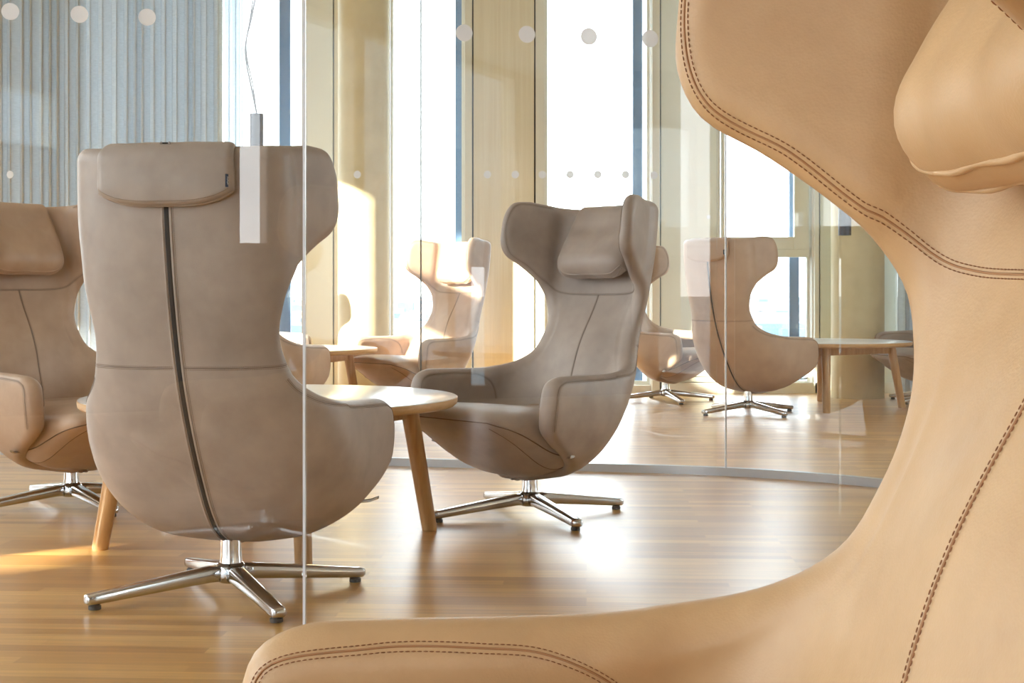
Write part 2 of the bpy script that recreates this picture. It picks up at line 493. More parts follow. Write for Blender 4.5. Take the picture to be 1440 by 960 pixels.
def build_shell(parent):
    P = mid(GL, GW); n = normal(GL, GW); E = edge_dist(P); h = half_thick(GL, GW, E)[..., None]
    V, F = two_sheets(P + n * (h + pad(GL, GW, E)[..., None]), P - n * h)
    sh = obj('shell', V, F, M['taupe'], parent)
    # seams: each run of seam and its stitching is a piece of its own
    def run(lw, side, double=True, groove=.0011, gap=.0037, n=170, mirror=False):
        lw = resample(np.asarray(lw), n)
        if mirror: lw = np.concatenate([lw, (lw * np.array([-1, 1]))[::-1][1:]])
        for sg in ((1,) if mirror or abs(lw[:, 0]).max() < 1e-6 else (1, -1)):
            seam, st = MB(), MB()
            Q, nn = on_shell(lw[:, 0] * sg, lw[:, 1], side, .0)
            seam.tube(Q, groove, 6)
            T2 = np.gradient(lw, axis=0); T2 /= np.linalg.norm(T2, axis=1)[:, None] + 1e-12
            for sd in ((1, -1) if double else (1,)):
                q = lw + np.stack([-T2[:, 1], T2[:, 0]], 1) * gap * sd
                Qd, nd = on_shell(q[:, 0] * sg, np.clip(q[:, 1], 0, WTOT), side, .0009)
                dashes(st, Qd, nd, 0)
            sm = seam.build('seam', M['seam'], sh, True)
            st.build('stitching', M['thread'], sm, True)
    ir = row_at(-.262, .845)
    ro = rim_offset(.0105, 3, ir)
    lr = float(LB[row_at(-.286, .80)])
    tail = np.array([(lr * .87, w_of_z(.823)), (lr * .68, w_of_z(.811)), (lr * .35, w_of_z(.8055)), (0, w_of_z(.8045))])
    run(catmull(np.r_[ro[::6], tail], 200), 1, n=260, mirror=True)
    ro = rim_offset(.0125, row_at(.05, .517), row_at(.267, .33))
    down = np.array([lz(-.095, .40), lz(-.080, .442), lz(-.045, .481), lz(.005, .5005)])
    run(catmull(np.r_[down, ro[4::6]], 200), 1)
    run(rim_offset(.020, row_at(-.235, .60), row_at(.267, .33)), -1, n=200)
    ws = np.linspace(w_of_z(.8025), w_of_z(.40), 80)
    run(np.stack([0 * ws, ws], 1), 1)
    ll = np.linspace(.012, float(LB[row_at(-.25, .63)]) * .97, 60)
    run(np.stack([ll, w_of_z(.628) + 0 * ll], 1), -1)
    # zip down the back
    ws = np.linspace(.012, WTOT * .985, 120)
    zp = MB()
    A = []
    for l in (-.0085, -.0045, .0045, .0085):
        Q, nn = on_shell(np.full_like(ws, l), ws, -1, .0008 if abs(l) < .006 else -.0015); A.append(Q)
    A = np.stack(A, 1); m_, n_ = A.shape[:2]
    zp.add(A.reshape(-1, 3), [(i * n_ + j, i * n_ + j + 1, (i + 1) * n_ + j + 1, (i + 1) * n_ + j) for i in range(m_ - 1) for j in range(n_ - 1)])
    z = zp.build('zip', M['zipper'], sh, True)
    for l in (-.0105, .0105):
        Q, nn = on_shell(np.full_like(ws, l), ws, -1, .0); pp = MB(); pp.tube(Q, .0032, 8)
        pp.build('zip_piping', M['taupe'], sh, True)
    Q, nn = on_shell(np.full_like(ws, .017), ws, -1, .0); mb = MB(); dashes(mb, Q, nn, 0)
    mb.build('zip_stitching', M['thread'], sh, True)
    return sh

def yb(z): return float(np.interp(-z, -PW[:, 0], PW[:, 1]))

def build_headrest(parent):
    K = []
    for z, dy, h in ((.892, .044, .032), (.904, .062, .050), (.924, .069, .059), (.955, .064, .055), (1.0, .051, .044), (1.05, .032, .028), (1.10, .024, .019), (1.128, .014, .014)):
        K.append((-yb(z) + .026 + dy - .006, z, h))
    K += [(-.410, 1.146, .011)]
    for z, dy, h in ((1.125, .014, .011), (1.09, .017, .013), (1.045, .020, .016), (1.005, .020, .015)):
        K.append((-yb(z) - .026 - dy + .004, z, h))
    K = np.array(K)
    C = resample(catmull(K, 400), 400)
    nu, nq = 61, 90
    uu = np.sin(np.linspace(-PI / 2, PI / 2, nu)); qq = .5 - .5 * np.cos(np.linspace(0, PI, nq))
    Q = np.zeros((nq, nu, 3)); H = np.zeros((nq, nu)); NN = np.zeros((nq, nu, 3))
    s = np.linspace(0, 1, 400)
    T = np.gradient(C[:, :2], axis=0); T /= np.linalg.norm(T, axis=1)[:, None]
    for j, u in enumerate(uu):
        q0 = .05 * abs(u) ** 7; q1 = 1 - .075 * abs(u) ** 3.5
        q = q0 + (q1 - q0) * qq
        y = np.interp(q, s, C[:, 0]); z = np.interp(q, s, C[:, 1]); h = np.interp(q, s, C[:, 2])
        ty = np.interp(q, s, T[:, 0]); tz = np.interp(q, s, T[:, 1])
        wdt = .168 - .012 * np.clip((q - .42) / .1, 0, 1) * np.clip((.75 - q) / .15, 0, 1) + .004 * np.clip((q - .7) / .3, 0, 1)
        x = u * wdt
        arg = np.clip(np.abs(x) / .255, 0, 1) ** NPOW
        curve = .13 * (1 - (1 - arg) ** (1 / NPOW))
        Q[:, j, 0] = x; Q[:, j, 1] = y + curve * .9; Q[:, j, 2] = z; H[:, j] = h
        NN[:, j, 1] = tz; NN[:, j, 2] = -ty
    def dist(bd): return np.sqrt(((Q[:, :, None] - bd[None, None]) ** 2).sum(-1).min(-1))
    e0 = dist(np.concatenate([Q[0], Q[-1]])); e1 = dist(np.concatenate([Q[:, 0], Q[:, -1]])); e = np.minimum(e0, e1)
    k0 = np.clip(e0 / np.clip(H * .95, .010, .045), 0, 1); k1 = np.clip(e1 / np.clip(H * 1.5, .012, .08), 0, 1)
    H = H * np.sqrt(1 - (1 - k0) ** 2) * np.sqrt(1 - (1 - k1) ** 2)
    # gentle creases
    H *= 1 + .03 * np.sin(Q[:, :, 0] * 60 + Q[:, :, 2] * 20) * np.clip(e / .03, 0, 1)
    V, F = two_sheets(Q + NN * H[..., None], Q - NN * H[..., None])
    hr = obj('headrest', V, F, M['taupe'], parent)
    for row in (Q[0], Q[-1]):
        mb = MB(); mb.tube(row[4:-4] + np.array([0, 0, .001]), .0042, 8)
        mb.build('piping', M['taupe'], hr, True)
    PF = Q + NN * H[..., None]
    for k in (11, 14):
        row = PF[k, 5:-5].copy(); row[:, 2] += .0012 * np.sin(row[:, 0] * 70)
        mb = MB(); mb.tube(row - NN[k, 5:-5] * .0012, .0030, 8)
        mb.build('piping', M['taupe'], hr, True)
    for k in (-10,):
        st = MB(); dashes(st, (Q + NN * H[..., None])[k, 6:-6], NN[k, 6:-6], 0)
        st.build('stitching', M['thread'], hr, True)
    t = MB(); t.box(.1635, .1665, -.470, -.458, 1.045, 1.075)
    tg = t.build('tag', M['navy'], hr); tg['label'] = 'small navy woven tag with a white mark'
    zz = np.linspace(1.051, 1.069, 9)
    t = MB(); t.tube(np.stack([0 * zz + .1668, -.464 + .0025 * np.sin((zz - 1.051) * 900), zz], 1), .0008, 5)
    t.build('tag_mark', M['white'], tg, True)
    return hr

def build_seat(parent):
    ys = np.array([-.19, -.17, -.12, -.05, .02, .08, .13, .18, .24, .29, .33, .36, .38, .392])
    top = np.array([.385, .392, .396, .398, .400, .402, .404, .406, .407, .405, .400, .390, .376, .352])
    bot = np.array([.375, .365, .315, .245, .178, .150, .150, .170, .212, .250, .278, .300, .318, .346])
    hw = np.array([.18, .215, .25, .275, .285, .288, .288, .287, .285, .282, .276, .264, .246, .20])
    K = catmull(np.stack([ys, top, bot, hw], 1), 60)
    S_ = []
    for y, a, b, w in K:
        c = (a + b) / 2; h = max((a - b) / 2, .002); sec = []
        for k in range(56):
            t = 2 * PI * k / 56
            cx, sz = math.cos(t), math.sin(t)
            ex = 2 / 3.2 if sz > 0 else 2 / 2.3
            x = w * math.copysign(abs(cx) ** ex, cx); z = c + h * math.copysign(abs(sz) ** ex, sz)
            if sz > 0: z -= .006 * (1 - (x / w) ** 2) * (1 if y > -.1 else 0)
            sec.append((x, y, z))
        S_.append(sec)
    mb = MB(); mb.sections(S_)
    s = mb.build('seat', M['taupe'], parent, True)
    # seam round the cushion below its top
    P = []
    for sec in S_[6:]: P.append(np.array(sec[54]) + np.array([.0004, 0, 0]))
    for sec in reversed(S_[6:]): P.append(np.array(sec[30]) - np.array([.0004, 0, 0]))
    mb = MB(); mb.tube(resample(np.array(P), 160), .0022, 6)
    mb.build('seam', M['thread'], s, True)
    for off in (8, -8):
        mb = MB(); mb.tube(np.array([np.array(sec[42 + off]) for sec in S_[16:56]]), .0014, 6)
        mb.build('underside_seam', M['thread'], s, True)
    return s

def build_base(parent):
    mb = MB()
    mb.lathe([(.030, .070), (.031, .080), (.0290, .092), (.0275, .105), (.0270, .13), (.0270, .19)], n=28)
    c = mb.build('column', M['chrome_col'], parent, True); sharp_by_angle(c, 50)
    mb = MB(); mb.lathe([(.030, .036), (.040, .042), (.044, .056), (.040, .078), (.031, .088)], n=28)
    h = mb.build('hub', M['chrome'], parent, True)
    for k in range(4):
        a = math.radians(90 * k)
        S_ = []
        for r, w, zt, zb in ((.02, .024, .084, .040), (.06, .024, .082, .040), (.15, .0215, .070, .032), (.26, .020, .055, .022), (.355, .019, .042, .013), (.373, .018, .040, .0135), (.380, .013, .036, .018)):
            zc, hz = (zt + zb) / 2, (zt - zb) / 2; sec = []
            for q in range(20):
                t = 2 * PI * q / 20; cx, sz = math.cos(t), math.sin(t)
                y = w * math.copysign(abs(cx) ** .55, cx); z = zc + hz * math.copysign(abs(sz) ** .55, sz)
                sec.append((r * math.cos(a) - y * math.sin(a), r * math.sin(a) + y * math.cos(a), z))
            S_.append(sec)
        mb = MB(); mb.sections(S_); lg = mb.build('leg', M['chrome'], parent, True)
        mb = MB(); mb.lathe([(.013, 0), (.016, .001), (.016, .010), (.013, .0115), (.012, .030)], .355 * math.cos(a), .355 * math.sin(a), 16)
        g = mb.build('foot_glide', M['glide'], lg, True); sharp_by_angle(g, 40)

def build_lever(parent):
    for sg in (1, -1):
        mb = MB()
        P = np.array([(sg * .262, .10, .232), (sg * .30, .118, .236), (sg * .345, .135, .240), (sg * .362, .150, .246)])
        S_ = []
        for i, p in enumerate(P):
            w = (.006, .007, .012, .010)[i]
            S_.append([(p[0] , p[1] + w * cy, p[2] + .004 * cz) for cy, cz in ((-1, -.6), (-.6, -1), (.6, -1), (1, -.6), (1, .6), (.6, 1), (-.6, 1), (-1, .6))])
        mb.sections(S_ if sg > 0 else S_[::-1]); o = mb.build('lever', M['chrome'], parent, True); sharp_by_angle(o, 40)

build_shell(chair)
build_headrest(chair)
build_seat(chair)
build_base(chair)
build_lever(chair)

def tree(o):
    out = [o]
    for c in o.children: out += tree(c)
    return out
def copy_tree(o, parent=None):
    c = o.copy(); COL.objects.link(c)
    if parent: c.parent = parent
    for ch in list(o.children): copy_tree(ch, c)
    return c
bpy.context.view_layer.update()
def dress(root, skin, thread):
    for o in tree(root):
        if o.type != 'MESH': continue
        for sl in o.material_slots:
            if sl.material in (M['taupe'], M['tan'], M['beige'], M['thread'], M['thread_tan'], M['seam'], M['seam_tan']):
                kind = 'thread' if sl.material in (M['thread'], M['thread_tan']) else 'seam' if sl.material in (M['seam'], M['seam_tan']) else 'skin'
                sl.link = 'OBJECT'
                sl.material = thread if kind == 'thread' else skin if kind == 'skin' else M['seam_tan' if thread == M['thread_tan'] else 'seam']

used = []
def put_chair(x, y, heading, base_deg, label, skin='taupe', thread='thread'):
    """heading: degrees clockwise from +Y (away from the camera); base_deg: world angle of a leg"""
    c = chair if not used else copy_tree(chair)
    used.append(c)
    c.location = (x, y, 0)
    c.rotation_euler = (0, 0, -math.radians(heading))
    c['label'] = label
    return c, skin, thread, base_deg, heading

placed = [
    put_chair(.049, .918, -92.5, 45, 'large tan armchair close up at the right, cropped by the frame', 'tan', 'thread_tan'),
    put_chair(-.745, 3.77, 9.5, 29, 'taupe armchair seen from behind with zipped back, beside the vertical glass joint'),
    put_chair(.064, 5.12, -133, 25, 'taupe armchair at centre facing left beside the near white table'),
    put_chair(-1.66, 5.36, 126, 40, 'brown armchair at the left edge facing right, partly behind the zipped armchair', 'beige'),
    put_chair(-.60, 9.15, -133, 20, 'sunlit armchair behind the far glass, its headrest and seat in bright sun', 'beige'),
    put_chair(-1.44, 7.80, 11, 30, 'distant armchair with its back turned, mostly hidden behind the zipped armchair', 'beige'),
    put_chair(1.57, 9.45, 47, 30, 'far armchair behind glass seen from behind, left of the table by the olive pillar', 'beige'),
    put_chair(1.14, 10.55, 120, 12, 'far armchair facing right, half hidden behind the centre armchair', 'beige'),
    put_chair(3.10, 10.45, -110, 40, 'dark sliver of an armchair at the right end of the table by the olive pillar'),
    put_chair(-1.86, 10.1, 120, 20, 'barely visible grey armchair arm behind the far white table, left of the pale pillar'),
]
bpy.context.view_layer.update()
TILT = {2: 3.0, 4: 2.0}
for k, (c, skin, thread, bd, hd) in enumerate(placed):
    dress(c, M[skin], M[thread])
    for ch in c.children:
        if k in TILT and ch.name.split('.')[0] in ('shell', 'headrest', 'seat', 'lever'):
            R_ = Matrix.Translation((0, 0, .2)) @ Matrix.Rotation(math.radians(TILT[k]), 4, 'X') @ Matrix.Translation((0, 0, -.2))
            ch.matrix_local = R_ @ ch.matrix_local
    for ch in c.children:
        if ch.name.split('.')[0] in ('leg', 'hub', 'column'):
            ch.rotation_euler = (0, 0, math.radians(bd + hd))

# ------------------------------------------------------------------ tables
def table(x, y, ang, label, R=.605, LR=.535, H=.465):
    t = thing('round_table', (x, y, 0), math.radians(ang), label, 'table', 'round white coffee tables')
    mb = MB(); mb.lathe([(R - .012, H - .030), (R - .002, H - .022), (R, H - .012), (R, H - .0022), (R - .001, H - .002)], n=96)
    e = mb.build('edge_band', M['oak_edge'], t, True); sharp_by_angle(e, 50)
    mb = MB(); mb.lathe([(R - .02, H - .004), (R - .003, H - .0021), (R - .0025, H - .0005), (R - .004, H)], n=96)
    tp = mb.build('tabletop', M['table_white'], t, True); sharp_by_angle(tp, 50); tp['label'] = 'white table top'
    r0 = .46
    for k in range(4):
        a = PI / 2 * k
        c, s = math.cos(a), math.sin(a)
        mb = MB(); P = np.array([(r0 * c, r0 * s, H - .03), ((r0 * .95 + LR * .05) * c, (r0 * .95 + LR * .05) * s, H - .05), (LR * c, LR * s, .004), (LR * c, LR * s, 0)])
        mb.tube(P, [.030, .030, .0255, .023], 24)
        lg = mb.build('leg', M['oak'], t, True); sharp_by_angle(lg, 50)
    for k in range(4):
        a0, a1 = PI / 2 * k, PI / 2 * (k + 1)
        p0 = np.array([r0 * math.cos(a0), r0 * math.sin(a0)]); p1 = np.array([r0 * math.cos(a1), r0 * math.sin(a1)])
        d = (p1 - p0) / np.linalg.norm(p1 - p0); n = np.array([-d[1], d[0]]) * .011
        a, b = p0 + d * .018, p1 - d * .018
        mb = MB()
        V = [(*(q + s * n), z) for z in (H - .085, H - .029) for q, s in ((a, 1), (b, 1), (b, -1), (a, -1))]
        mb.add(V, [(0, 1, 2, 3)[::-1], (4, 5, 6, 7), (0, 1, 5, 4), (1, 2, 6, 5), (2, 3, 7, 6), (3, 0, 4, 7)])
        mb.build('apron_rail', M['oak'], t)
    return t
table(-.782, 4.62, math.degrees(math.atan2(.18, .506)), 'round white coffee table with oak legs between the zipped and the centre armchair')
table(-1.43, 8.70, 30, 'far round coffee table left of the sunlit armchair, under the left pendant')
table(2.19, 10.0, math.degrees(math.atan2(-.5, -.09)), 'far round coffee table in front of the olive pillar on the right')

# ------------------------------------------------------------------ room
XL, XR, YB, YF, CH = -5.0, 4.6, -4.5, 11.4, 3.6
def slab(name, x0, x1, y0, y1, z0, z1, mat, parent=None):
    mb = MB(); mb.box(x0, x1, y0, y1, z0, z1)
    o = mb.build(name, mat, parent)
    if parent is None: structure(o)
    return o
slab('floor', XL - .2, XR + .2, YB - .2, YF + .3, -.1, 0, M['floor'])
slab('ceiling', XL - .2, XR + .2, YB - .2, YF + .3, CH, CH + .15, M['ceiling'])

def wall_with_holes(name, axis, pos, thick, a0, a1, holes, mat):
    """wall along x (axis 'x', at y=pos) or y; holes: list of (a0,a1,z0,z1) not overlapping in a"""
    mb = MB()
    def bx(p, q, z0, z1):
        if q - p < 1e-5 or z1 - z0 < 1e-5: return
        if axis == 'x': mb.box(p, q, pos, pos + thick, z0, z1)
        else: mb.box(pos, pos + thick, p, q, z0, z1)
    cur = a0
    for h0, h1, z0, z1 in sorted(holes):
        bx(cur, h0, 0, CH); bx(h0, h1, 0, z0); bx(h0, h1, z1, CH); cur = h1
    bx(cur, a1, 0, CH)
    return structure(mb.build(name, mat))

PX = lambda px, d=YF: (px - 720) * d / FPX
# back facade -------------------------------------------------------
ZB, ZT = .06, 3.5
wins = [(-4.7, PX(425), ZB, ZT), (PX(548), PX(652), ZB, ZT), (PX(767), PX(915), ZB, ZT), (PX(1012), PX(1142), ZB, ZT), (PX(1262), PX(1400), ZB, ZT)]
wall_with_holes('wall_back', 'x', YF, .22, XL - .2, XR + .2, wins, M['wallpaint'])
def window(n, x0, x1, fin0, fin1, transom=False):
    w = structure(bpy.data.objects.new('window_%d' % n, None)); COL.objects.link(w); w.location = ((x0 + x1) / 2, YF, 0)
    cx = (x0 + x1) / 2
    mb = MB(); fw = .02
    mb.box(x0 - cx, x0 - cx + fw, .10, .16, ZB, ZT); mb.box(x1 - cx - fw, x1 - cx, .10, .16, ZB, ZT)
    mb.box(x0 - cx + fw, x1 - cx - fw, .10, .16, ZB, ZB + .03); mb.box(x0 - cx + fw, x1 - cx - fw, .10, .16, ZT - .03, ZT)
    if transom:
        mb.box(x0 - cx + fw, x1 - cx - fw, .02, .16, 1.09, 1.15)
    mb.build('window_frame', M['frame'], w)
    mb = MB(); mb.box(x0 - cx + fw * .5, x1 - cx - fw * .5, .125, .133, ZB + .01, ZT - .01)
    mb.build('window_pane', M['pane'], w)
    if transom:
        mb = MB(); a, b = x0 - cx + .022, x1 - cx - .022; z0, z1 = 1.152, ZT - .04; f = .06
        mb.box(a, a + f * .4, .03, .09, z0, z1); mb.box(b - f * 1.9, b, .03, .09, z0, z1); mb.box(a + f * .4, b - f * 1.9, .03, .09, z0, z0 + .10); mb.box(a + f * .4, b - f * 1.9, .03, .09, z1 - f, z1)
        s = mb.build('sash', M['frame'], w); bevel(s, .004)
    if fin0 is not None:
        mb = MB(); mb.box(fin0 - cx, fin1 - cx, .20, .26, ZB, ZT)
        mb.build('window_fin', M['fin'], w)
    return w
window(1, -4.7, PX(425), PX(387), PX(403))
window(2, PX(548), PX(652), PX(639), PX(648.5))
window(3, PX(767), PX(915), PX(893), PX(906.5))
window(4, PX(1012), PX(1142), PX(1117), PX(1131), True)
window(5, PX(1262), PX(1400), None, None)
# panels and posts standing proud of the wall
def post(n, p0, p1, mat, depth=.03, z0=.0, z1=CH - .02):
    o = slab('trim_%d' % n, PX(p0), PX(p1), YF - depth, YF - .001, z0, z1, mat)
    return bevel(o, .003)
post(1, 427, 469, M['frame'], .05)
post(2, 653.5, 664, M['frame'], .05)
post(3, 666, 751, M['veneer'], .035)
post(4, 753, 766, M['frame'], .05)
post(5, 916, 927, M['frame'], .05)
post(6, 929, 1009, M['panel'], .035, .09)
post(7, 1144, 1150, M['frame'], .05)
post(8, 1152, 1258, M['panel'], .035)
post(9, 470.5, 546, M['veneer'], .035)
# dark joints behind the panels
jb = MB()
for p in (665, 752, 928, 469.7, 1151):
    jb.box(PX(p) - .008, PX(p) + .008, YF - .012, YF - .0005, 0, CH - .02)
structure(jb.build('trim_10', M['dark']))
# small access panel outline low in the painted panel
jb = MB(); x0, x1, z0, z1 = PX(930), PX(1005), .13, .24
for b in ((x0, x1, z0, z0 + .004), (x0, x1, z1 - .004, z1), (x0, x0 + .004, z0, z1), (x1 - .004, x1, z0, z1)):
    jb.box(b[0], b[1], YF - .0365, YF - .0345, b[2], b[3])
structure(jb.build('trim_11', M['dark']))
bb = slab('baseboard_back', PX(930), PX(1258), YF - .05, YF - .0355, 0, .085, M['frame'])

# unseen left wall, its openings placed to shape fill light and sun patches
SUN_AZ = np.array([-.80, -.60]); SUN_EL = math.radians(18)
lw = [(-3.9, -2.2, .05, 3.5), (-2.0, -.3, .05, 3.5), (-.1, 1.05, .05, 3.5), (1.25, 1.75, .75, 1.58), (1.9, 3.8, .05, 3.5), (4.1, 4.9, 1.9, 2.3), (5.35, 6.5, 2.0, 3.25), (7.0, 8.2, .3, 3.2), (8.5, 10.7, .3, 1.3)]
wall_with_holes('wall_left', 'y', XL - .2, .2, YB, YF, lw, M['wallpaint'])
slab('trim_14', XL - .17, XL - .08, 5.34, 6.51, 2.42, 2.76, M['frame'])  # added unseen bar, shades the middle of the sunlit armchair's back
wall_with_holes('wall_right', 'y', XR, .2, YB, YF, [(-4.1, -3.4, .2, 3.2), (5.6, 7.0, .1, 3.4)], M['wallpaint'])  # unseen wall; far opening added to brighten the back of the room
wall_with_holes('wall_front', 'x', YB - .2, .2, XL - .2, XR + .2, [(-4.6, -3.2, .1, 2.9), (-2.9, -1.5, .1, 2.9), (1.42, 1.62, 1.15, 2.9), (1.74, 1.78, .1, 2.9), (3.2, 3.4, .1, 1.0)], M['walnut'])
# added unseen blocks with a gap, shaping the low sun at the left openings
slab('sun_blocker', -14.4, -14, -32, -5.62, -45, 7.4, M['sun_block'])
slab('sun_blocker', -14.4, -14, -4.95, -2.85, -45, 7.4, M['sun_block'])

# pillars
def pillar(x, y, r, name):
    mb = MB(); mb.lathe([(r, 0), (r, CH)], x, y, 64)
    o = mb.build(name, M['concrete'], None, True); sharp_by_angle(o, 50)
    structure(o); return o
pillar(PX(511, 10.75), 10.75, .192, 'trim_12')
pillar(PX(1206, 10.9), 10.9, .20, 'trim_13')

# curtains
def curtain(name, x0, x1, y, n, amp, mat, label, z0=.03, z1=CH - .05, seed=1):
    r = np.random.default_rng(seed)
    m = int((x1 - x0) * 220)
    xs = np.linspace(x0, x1, m)
    ph = np.cumsum(1.0 + .6 * np.abs(np.convolve(r.normal(0, 1, m + 24), np.ones(25) / 5, 'valid'))) ; ph = ph / ph[-1] * n * 2 * PI
    k = np.convolve(np.r_[np.full(20, 0), r.normal(0, 1, m), np.full(20, 0)], np.ones(41) / 41, 'valid')[:m]
    zs = np.linspace(z0, z1, 14)
    V = []
    for iz, z in enumerate(zs):
        tt = (z - z0) / (z1 - z0)
        drift = k * 3.0 * (1 - tt)
        a = amp * (1.05 - .25 * tt)
        yy = y + a * np.sin(ph + drift) + .3 * a * np.sin(2 * ph + .8)
        xx = xs + .35 * a * np.sin(2 * (ph + drift))
        V += [(xx[i], yy[i], z) for i in range(m)]
    F = [(j * m + i, j * m + i + 1, (j + 1) * m + i + 1, (j + 1) * m + i) for j in range(len(zs) - 1) for i in range(m - 1)]
    o = obj(name, V, F, mat)
    o['label'] = label; o['category'] = 'curtain'
    return o
curtain('curtain', -4.7, PX(313, 10.98), 10.98, 30, .045, M['curtain'], 'long pleated grey curtain at the left beside the pendant window', seed=3)
curtain('curtain', PX(314, 11.15), PX(343, 11.15), 11.15, 3, .022, M['sheer'], 'thin white sheer curtain edge between grey curtain and left window', seed=5)
curtain('curtain', PX(1262, 11.12), PX(1420, 11.12), 11.12, 13, .035, M['curtain'], 'blue grey curtain at the right behind the olive pillar', seed=9)

# pendants over the far tables
def pendant(x, y, z0, z1, label, wob):
    p = thing('pendant_lamp', (x, y, z0), 0, label, 'lamp', 'slim tube pendant lamps')
    mb = MB(); r = .043
    mb.lathe([(r - .006, .012), (r - .006, 0), (r, 0), (r, z1 - z0), (.004, z1 - z0 + .002)], n=32)
    o = mb.build('shade', M['pendant'], p, True); sharp_by_angle(o, 40)
    d = y
    K = []
    H0, H1 = z1 - z0, CH - z0
    for t, dx in wob: K.append((dx, .01 * math.sin(9 * t), H0 + (H1 - H0) * t))
    C = catmull(np.array(K), 60)
    mb = MB(); mb.tube(C, .0058, 8); mb.tube(C + np.stack([.012 * np.sin(np.linspace(0, 9, 60)), 0 * C[:, 0], 0 * C[:, 0]], 1), .0045, 8)
    mb.build('cable', M['wire'], p, True)
    mb = MB(); mb.lathe([(.05, H1 - .025), (.05, H1)], K[-1][0], 0, 24); mb.build('canopy', M['pendant'], p, True)
    return p
pendant(PX(361, 9.1), 9.1, 1.19, .80 + (412 - 160) * 9.1 / FPX, 'slim dark pendant lamp in front of the left window, above the zipped armchair',
        [(0, 0), (.10, -.035), (.25, -.075), (.38, -.03), (.55, .02), (.75, .012), (1, -.02)])
pendant(PX(1188, 9.6), 9.6, 1.19, 1.95, 'dark pendant lamp tip below the tan wing, over the right far table', [(0, 0), (.3, .03), (.6, -.02), (1, 0)])

# ------------------------------------------------------------------ glass partition
def tang(side):
    c = np.array([.28, 4.62]); r = 1.75; a = math.atan(.23)
    return c, r, a
c0, r0, sl = tang(0)
def arc(a0, a1, n): return [c0 + r0 * np.array([math.cos(t), math.sin(t)]) for t in np.linspace(a0, a1, n)]
tf = c0 + r0 * np.array([math.sin(sl), math.cos(sl)])
tn = c0 + r0 * np.array([math.sin(sl), -math.cos(sl)])
farline = lambda x: np.array([x, tf[1] + .23 * (tf[0] - x)])
nearline = lambda x: np.array([x, tn[1] - .23 * (tn[0] - x)])
def hitx(px, line):
    lo, hi = -6, 3
    for _ in range(60):
        m = (lo + hi) / 2; p = line(m)
        if (p[0] * FPX / p[1] + 720) < px: lo = m
        else: hi = m
    return line((lo + hi) / 2)
GH = 3.58
def pane(name, pts, parent, z0=.03, z1=GH, th=.010):
    P = np.array(pts); T = np.gradient(P, axis=0); T /= np.linalg.norm(T, axis=1)[:, None]
    Nn = np.stack([-T[:, 1], T[:, 0]], 1) * th / 2
    A, B = P + Nn, P - Nn; m = len(P)
    V = [(*a, z) for z in (z0, z1) for a in A] + [(*b, z) for z in (z0, z1) for b in B]
    F = []
    for i in range(m - 1):
        F.append((i, i + 1, m + i + 1, m + i)); F.append((2*m + i + 1, 2*m + i, 3*m + i, 3*m + i + 1))
        F.append((i + 1, i, 2*m + i, 2*m + i + 1)); F.append((m + i, m + i + 1, 3*m + i + 1, 3*m + i))
    F.append((0, m, 3*m, 2*m)); F.append((m - 1, 2*m - 1 + 2*m - m, 4*m - 1, 2*m - 1))
    F = F[:-1]; F.append((m - 1, 3*m - 1, 4*m - 1, 2*m - 1))
    o = obj(name, V, F, M['glass'], parent, True)
    sharp_by_angle(o, 40)
    return o
def ribbon(name, pts, w, z0, z1, mat, parent):
    P = np.array(pts); T = np.gradient(P, axis=0); T /= np.linalg.norm(T, axis=1)[:, None]
    Nn = np.stack([-T[:, 1], T[:, 0]], 1) * w / 2
    mb = MB()
    S_ = [[(*(p + n), z0), (*(p + n), z1), (*(p - n), z1), (*(p - n), z0)] for p, n in zip(P, Nn)]
    mb.sections(S_)
    o = mb.build(name, mat, parent)
    return o
gw_far = structure(bpy.data.objects.new('wall_glass_far', None)); COL.objects.link(gw_far)
gw_near = structure(bpy.data.objects.new('wall_glass_near', None)); COL.objects.link(gw_near)
gj = math.pi / 2 - sl
far0, far1 = farline(XL + .02), hitx(592, farline)
pane('glass_pane', [far0, far1 - np.array([.003, 0])], gw_far)
curve = [far1 + np.array([.003, 0])] + [farline(x) for x in np.linspace(far1[0] + .1, tf[0], 6)[:-1]] + arc(gj, -gj, 60)
# the joint seen at x=1010 splits the curved part
def px_of(p): return p[0] * FPX / p[1] + 720
k = next(i for i, p in enumerate(curve) if px_of(p) > 1010)
pane('glass_pane', curve[:k], gw_far); pane('glass_pane', curve[k:], gw_far)
j2 = (np.array(curve[k - 1]) + np.array(curve[k])) / 2
near_joint = hitx(428, nearline)
nl0 = nearline(XL + .02)
pane('glass_pane', [nl0, near_joint - np.array([.004, 0])], gw_near)
pane('glass_pane', [near_joint + np.array([.004, 0]), nearline(tn[0])], gw_near)
M['joint_light'] = plain('silicone_joint', srgb(226, 232, 240), .25)
M['joint_dark'] = plain('silicone_joint_dark', srgb(120, 120, 118), .4)
def joint(p, w, mat, parent):
    mb = MB(); mb.box(p[0] - w / 2, p[0] + w / 2, p[1] - .0055, p[1] + .0055, .03, GH); mb.build('glass_joint', mat, parent)
joint(near_joint, .0044, M['joint_light'], gw_near)
joint(far1, .006, M['joint_dark'], gw_far)
joint(j2, .007, M['joint_light'], gw_far)
allfar = [far0, far1] + curve[1:]
ribbon('base_rail', allfar, .035, 0, .036, M['rail'], gw_far)
ribbon('base_rail', [nl0, nearline(tn[0])], .035, 0, .036, M['rail'], gw_near)
ribbon('head_rail', allfar, .035, GH - .02, CH, M['rail'], gw_far)
ribbon('head_rail', [nl0, nearline(tn[0])], .035, GH - .02, CH, M['rail'], gw_near)
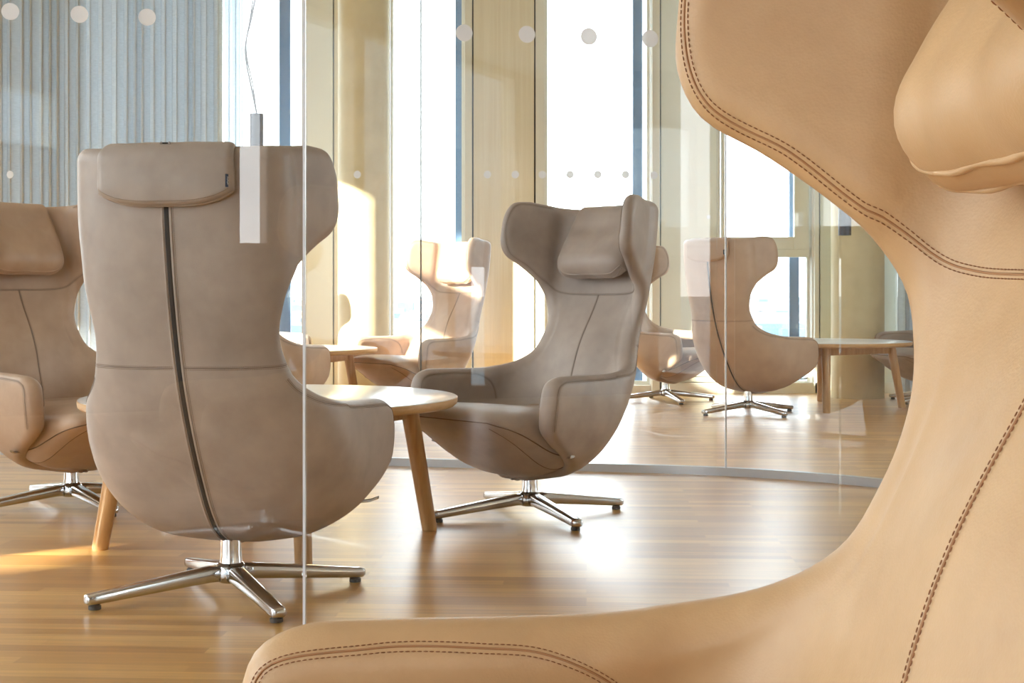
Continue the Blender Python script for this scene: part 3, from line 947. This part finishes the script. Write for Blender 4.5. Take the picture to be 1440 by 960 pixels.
def dot(px, py, rad_px, line, parent):
    p = hitx(px, line) if callable(line) else line
    d = p[1]; z = HC + (HORIZON - py) * d / FPX; r = rad_px * d / FPX
    q0, q1 = (line(p[0] - .01), line(p[0] + .01))
    T = (q1 - q0) / np.linalg.norm(q1 - q0); Nn = np.array([T[1], -T[0]]) * .0056
    n = 28; mb = MB()
    S_ = []
    for off in (1.0, 1.06):
        S_.append([(p[0] + Nn[0] * off + r * math.cos(2*PI*k/n) * T[0], p[1] + Nn[1] * off + r * math.cos(2*PI*k/n) * T[1], z + r * math.sin(2*PI*k/n)) for k in range(n)])
    mb.sections(S_); mb.build('marker_dot', M['dot'], parent)
for px, py in ((15, 17), (112, 21), (207, 25), (652, 47), (740, 49), (827, 52), (913, 55)):
    dot(px, py, 12, nearline, gw_near)
for px in (15, 503, 686, 725, 763, 802, 841, 880):
    dot(px, 245.5, 5.4, farline, gw_far)
def curveline(x):
    P = np.array(curve); up = P[P[:, 1] > c0[1]]
    o = np.argsort(up[:, 0]); return np.array([x, np.interp(x, up[o, 0], up[o, 1])])
dot(920, 246.5, 5.4, curveline, gw_far)
dot(997, 305, 3, curveline, gw_far)

# ------------------------------------------------------------------ outside
def city_mat():
    m, nt, p = new_mat('city_blocks')
    L = nt.links.new
    oi = N(nt, 'ShaderNodeTexCoord'); v = N(nt, 'ShaderNodeTexVoronoi'); v.inputs['Scale'].default_value = .012
    L(oi.outputs['Object'], v.inputs['Vector'])
    r = N(nt, 'ShaderNodeValToRGB')
    r.color_ramp.elements[0].color = srgb(74, 98, 118); r.color_ramp.elements[1].color = srgb(150, 132, 122)
    s = N(nt, 'ShaderNodeSeparateColor'); L(v.outputs['Color'], s.inputs[0]); L(s.outputs[0], r.inputs['Fac'])
    L(r.outputs['Color'], p.inputs['Base Color']); p.inputs['Roughness'].default_value = .9
    return m
M['city'] = city_mat()
def ground_mat():
    m, nt, p = new_mat('city_ground')
    L = nt.links.new
    oi = N(nt, 'ShaderNodeTexCoord'); v = N(nt, 'ShaderNodeTexNoise'); v.inputs['Scale'].default_value = .004; v.inputs['Detail'].default_value = 6
    L(oi.outputs['Object'], v.inputs['Vector'])
    r = N(nt, 'ShaderNodeValToRGB'); r.color_ramp.elements[0].position = .35; r.color_ramp.elements[1].position = .65
    r.color_ramp.elements[0].color = srgb(70, 94, 104); r.color_ramp.elements[1].color = srgb(112, 128, 136)
    L(v.outputs['Fac'], r.inputs['Fac']); L(r.outputs['Color'], p.inputs['Base Color']); p.inputs['Roughness'].default_value = .95
    return m
mb = MB(); mb.add([(-16000, -16000, -45), (16000, -16000, -45), (16000, 16000, -45), (-16000, 16000, -45)], [(0, 1, 2, 3)])
structure(mb.build('ground', ground_mat()))
mb = MB()
for i in range(900):
    d = 900 * (9 ** random.random()); a = random.uniform(-.42, .42)
    x, y = d * math.sin(a), d * math.cos(a); s = random.uniform(10, 34); h = random.uniform(7, 24)
    mb.box(x - s, x + s, y - s, y + s, -45, -45 + h)
ct = mb.build('distant_city', M['city'])
ct['kind'] = 'stuff'; ct['label'] = 'hazy pale city roofs far below, seen through the windows'; ct['category'] = 'city'

# ------------------------------------------------------------------ light
w = bpy.data.worlds.new('sky'); scene.world = w; w.use_nodes = True
nt = w.node_tree; bg = nt.nodes['Background']
tc = N(nt, 'ShaderNodeTexCoord'); sp = N(nt, 'ShaderNodeSeparateXYZ'); nt.links.new(tc.outputs['Generated'], sp.inputs[0])
cr = N(nt, 'ShaderNodeValToRGB')
cr.color_ramp.elements[0].position = 0; cr.color_ramp.elements[0].color = (.95, .98, 1.0, 1)
cr.color_ramp.elements[1].position = .7; cr.color_ramp.elements[1].color = (.72, .86, 1.0, 1)
nt.links.new(sp.outputs[2], cr.inputs['Fac']); nt.links.new(cr.outputs['Color'], bg.inputs['Color'])
bg.inputs['Strength'].default_value = 3.6
sd = bpy.data.lights.new('sun', 'SUN'); sd.energy = 14; sd.angle = math.radians(.8); sd.color = (1, .93, .80)
so = bpy.data.objects.new('sun', sd); COL.objects.link(so)
v = Vector((SUN_AZ[0] * math.cos(SUN_EL), SUN_AZ[1] * math.cos(SUN_EL), math.sin(SUN_EL)))
so.rotation_euler = v.to_track_quat('Z', 'Y').to_euler()
so.location = (-4, -3, 3)
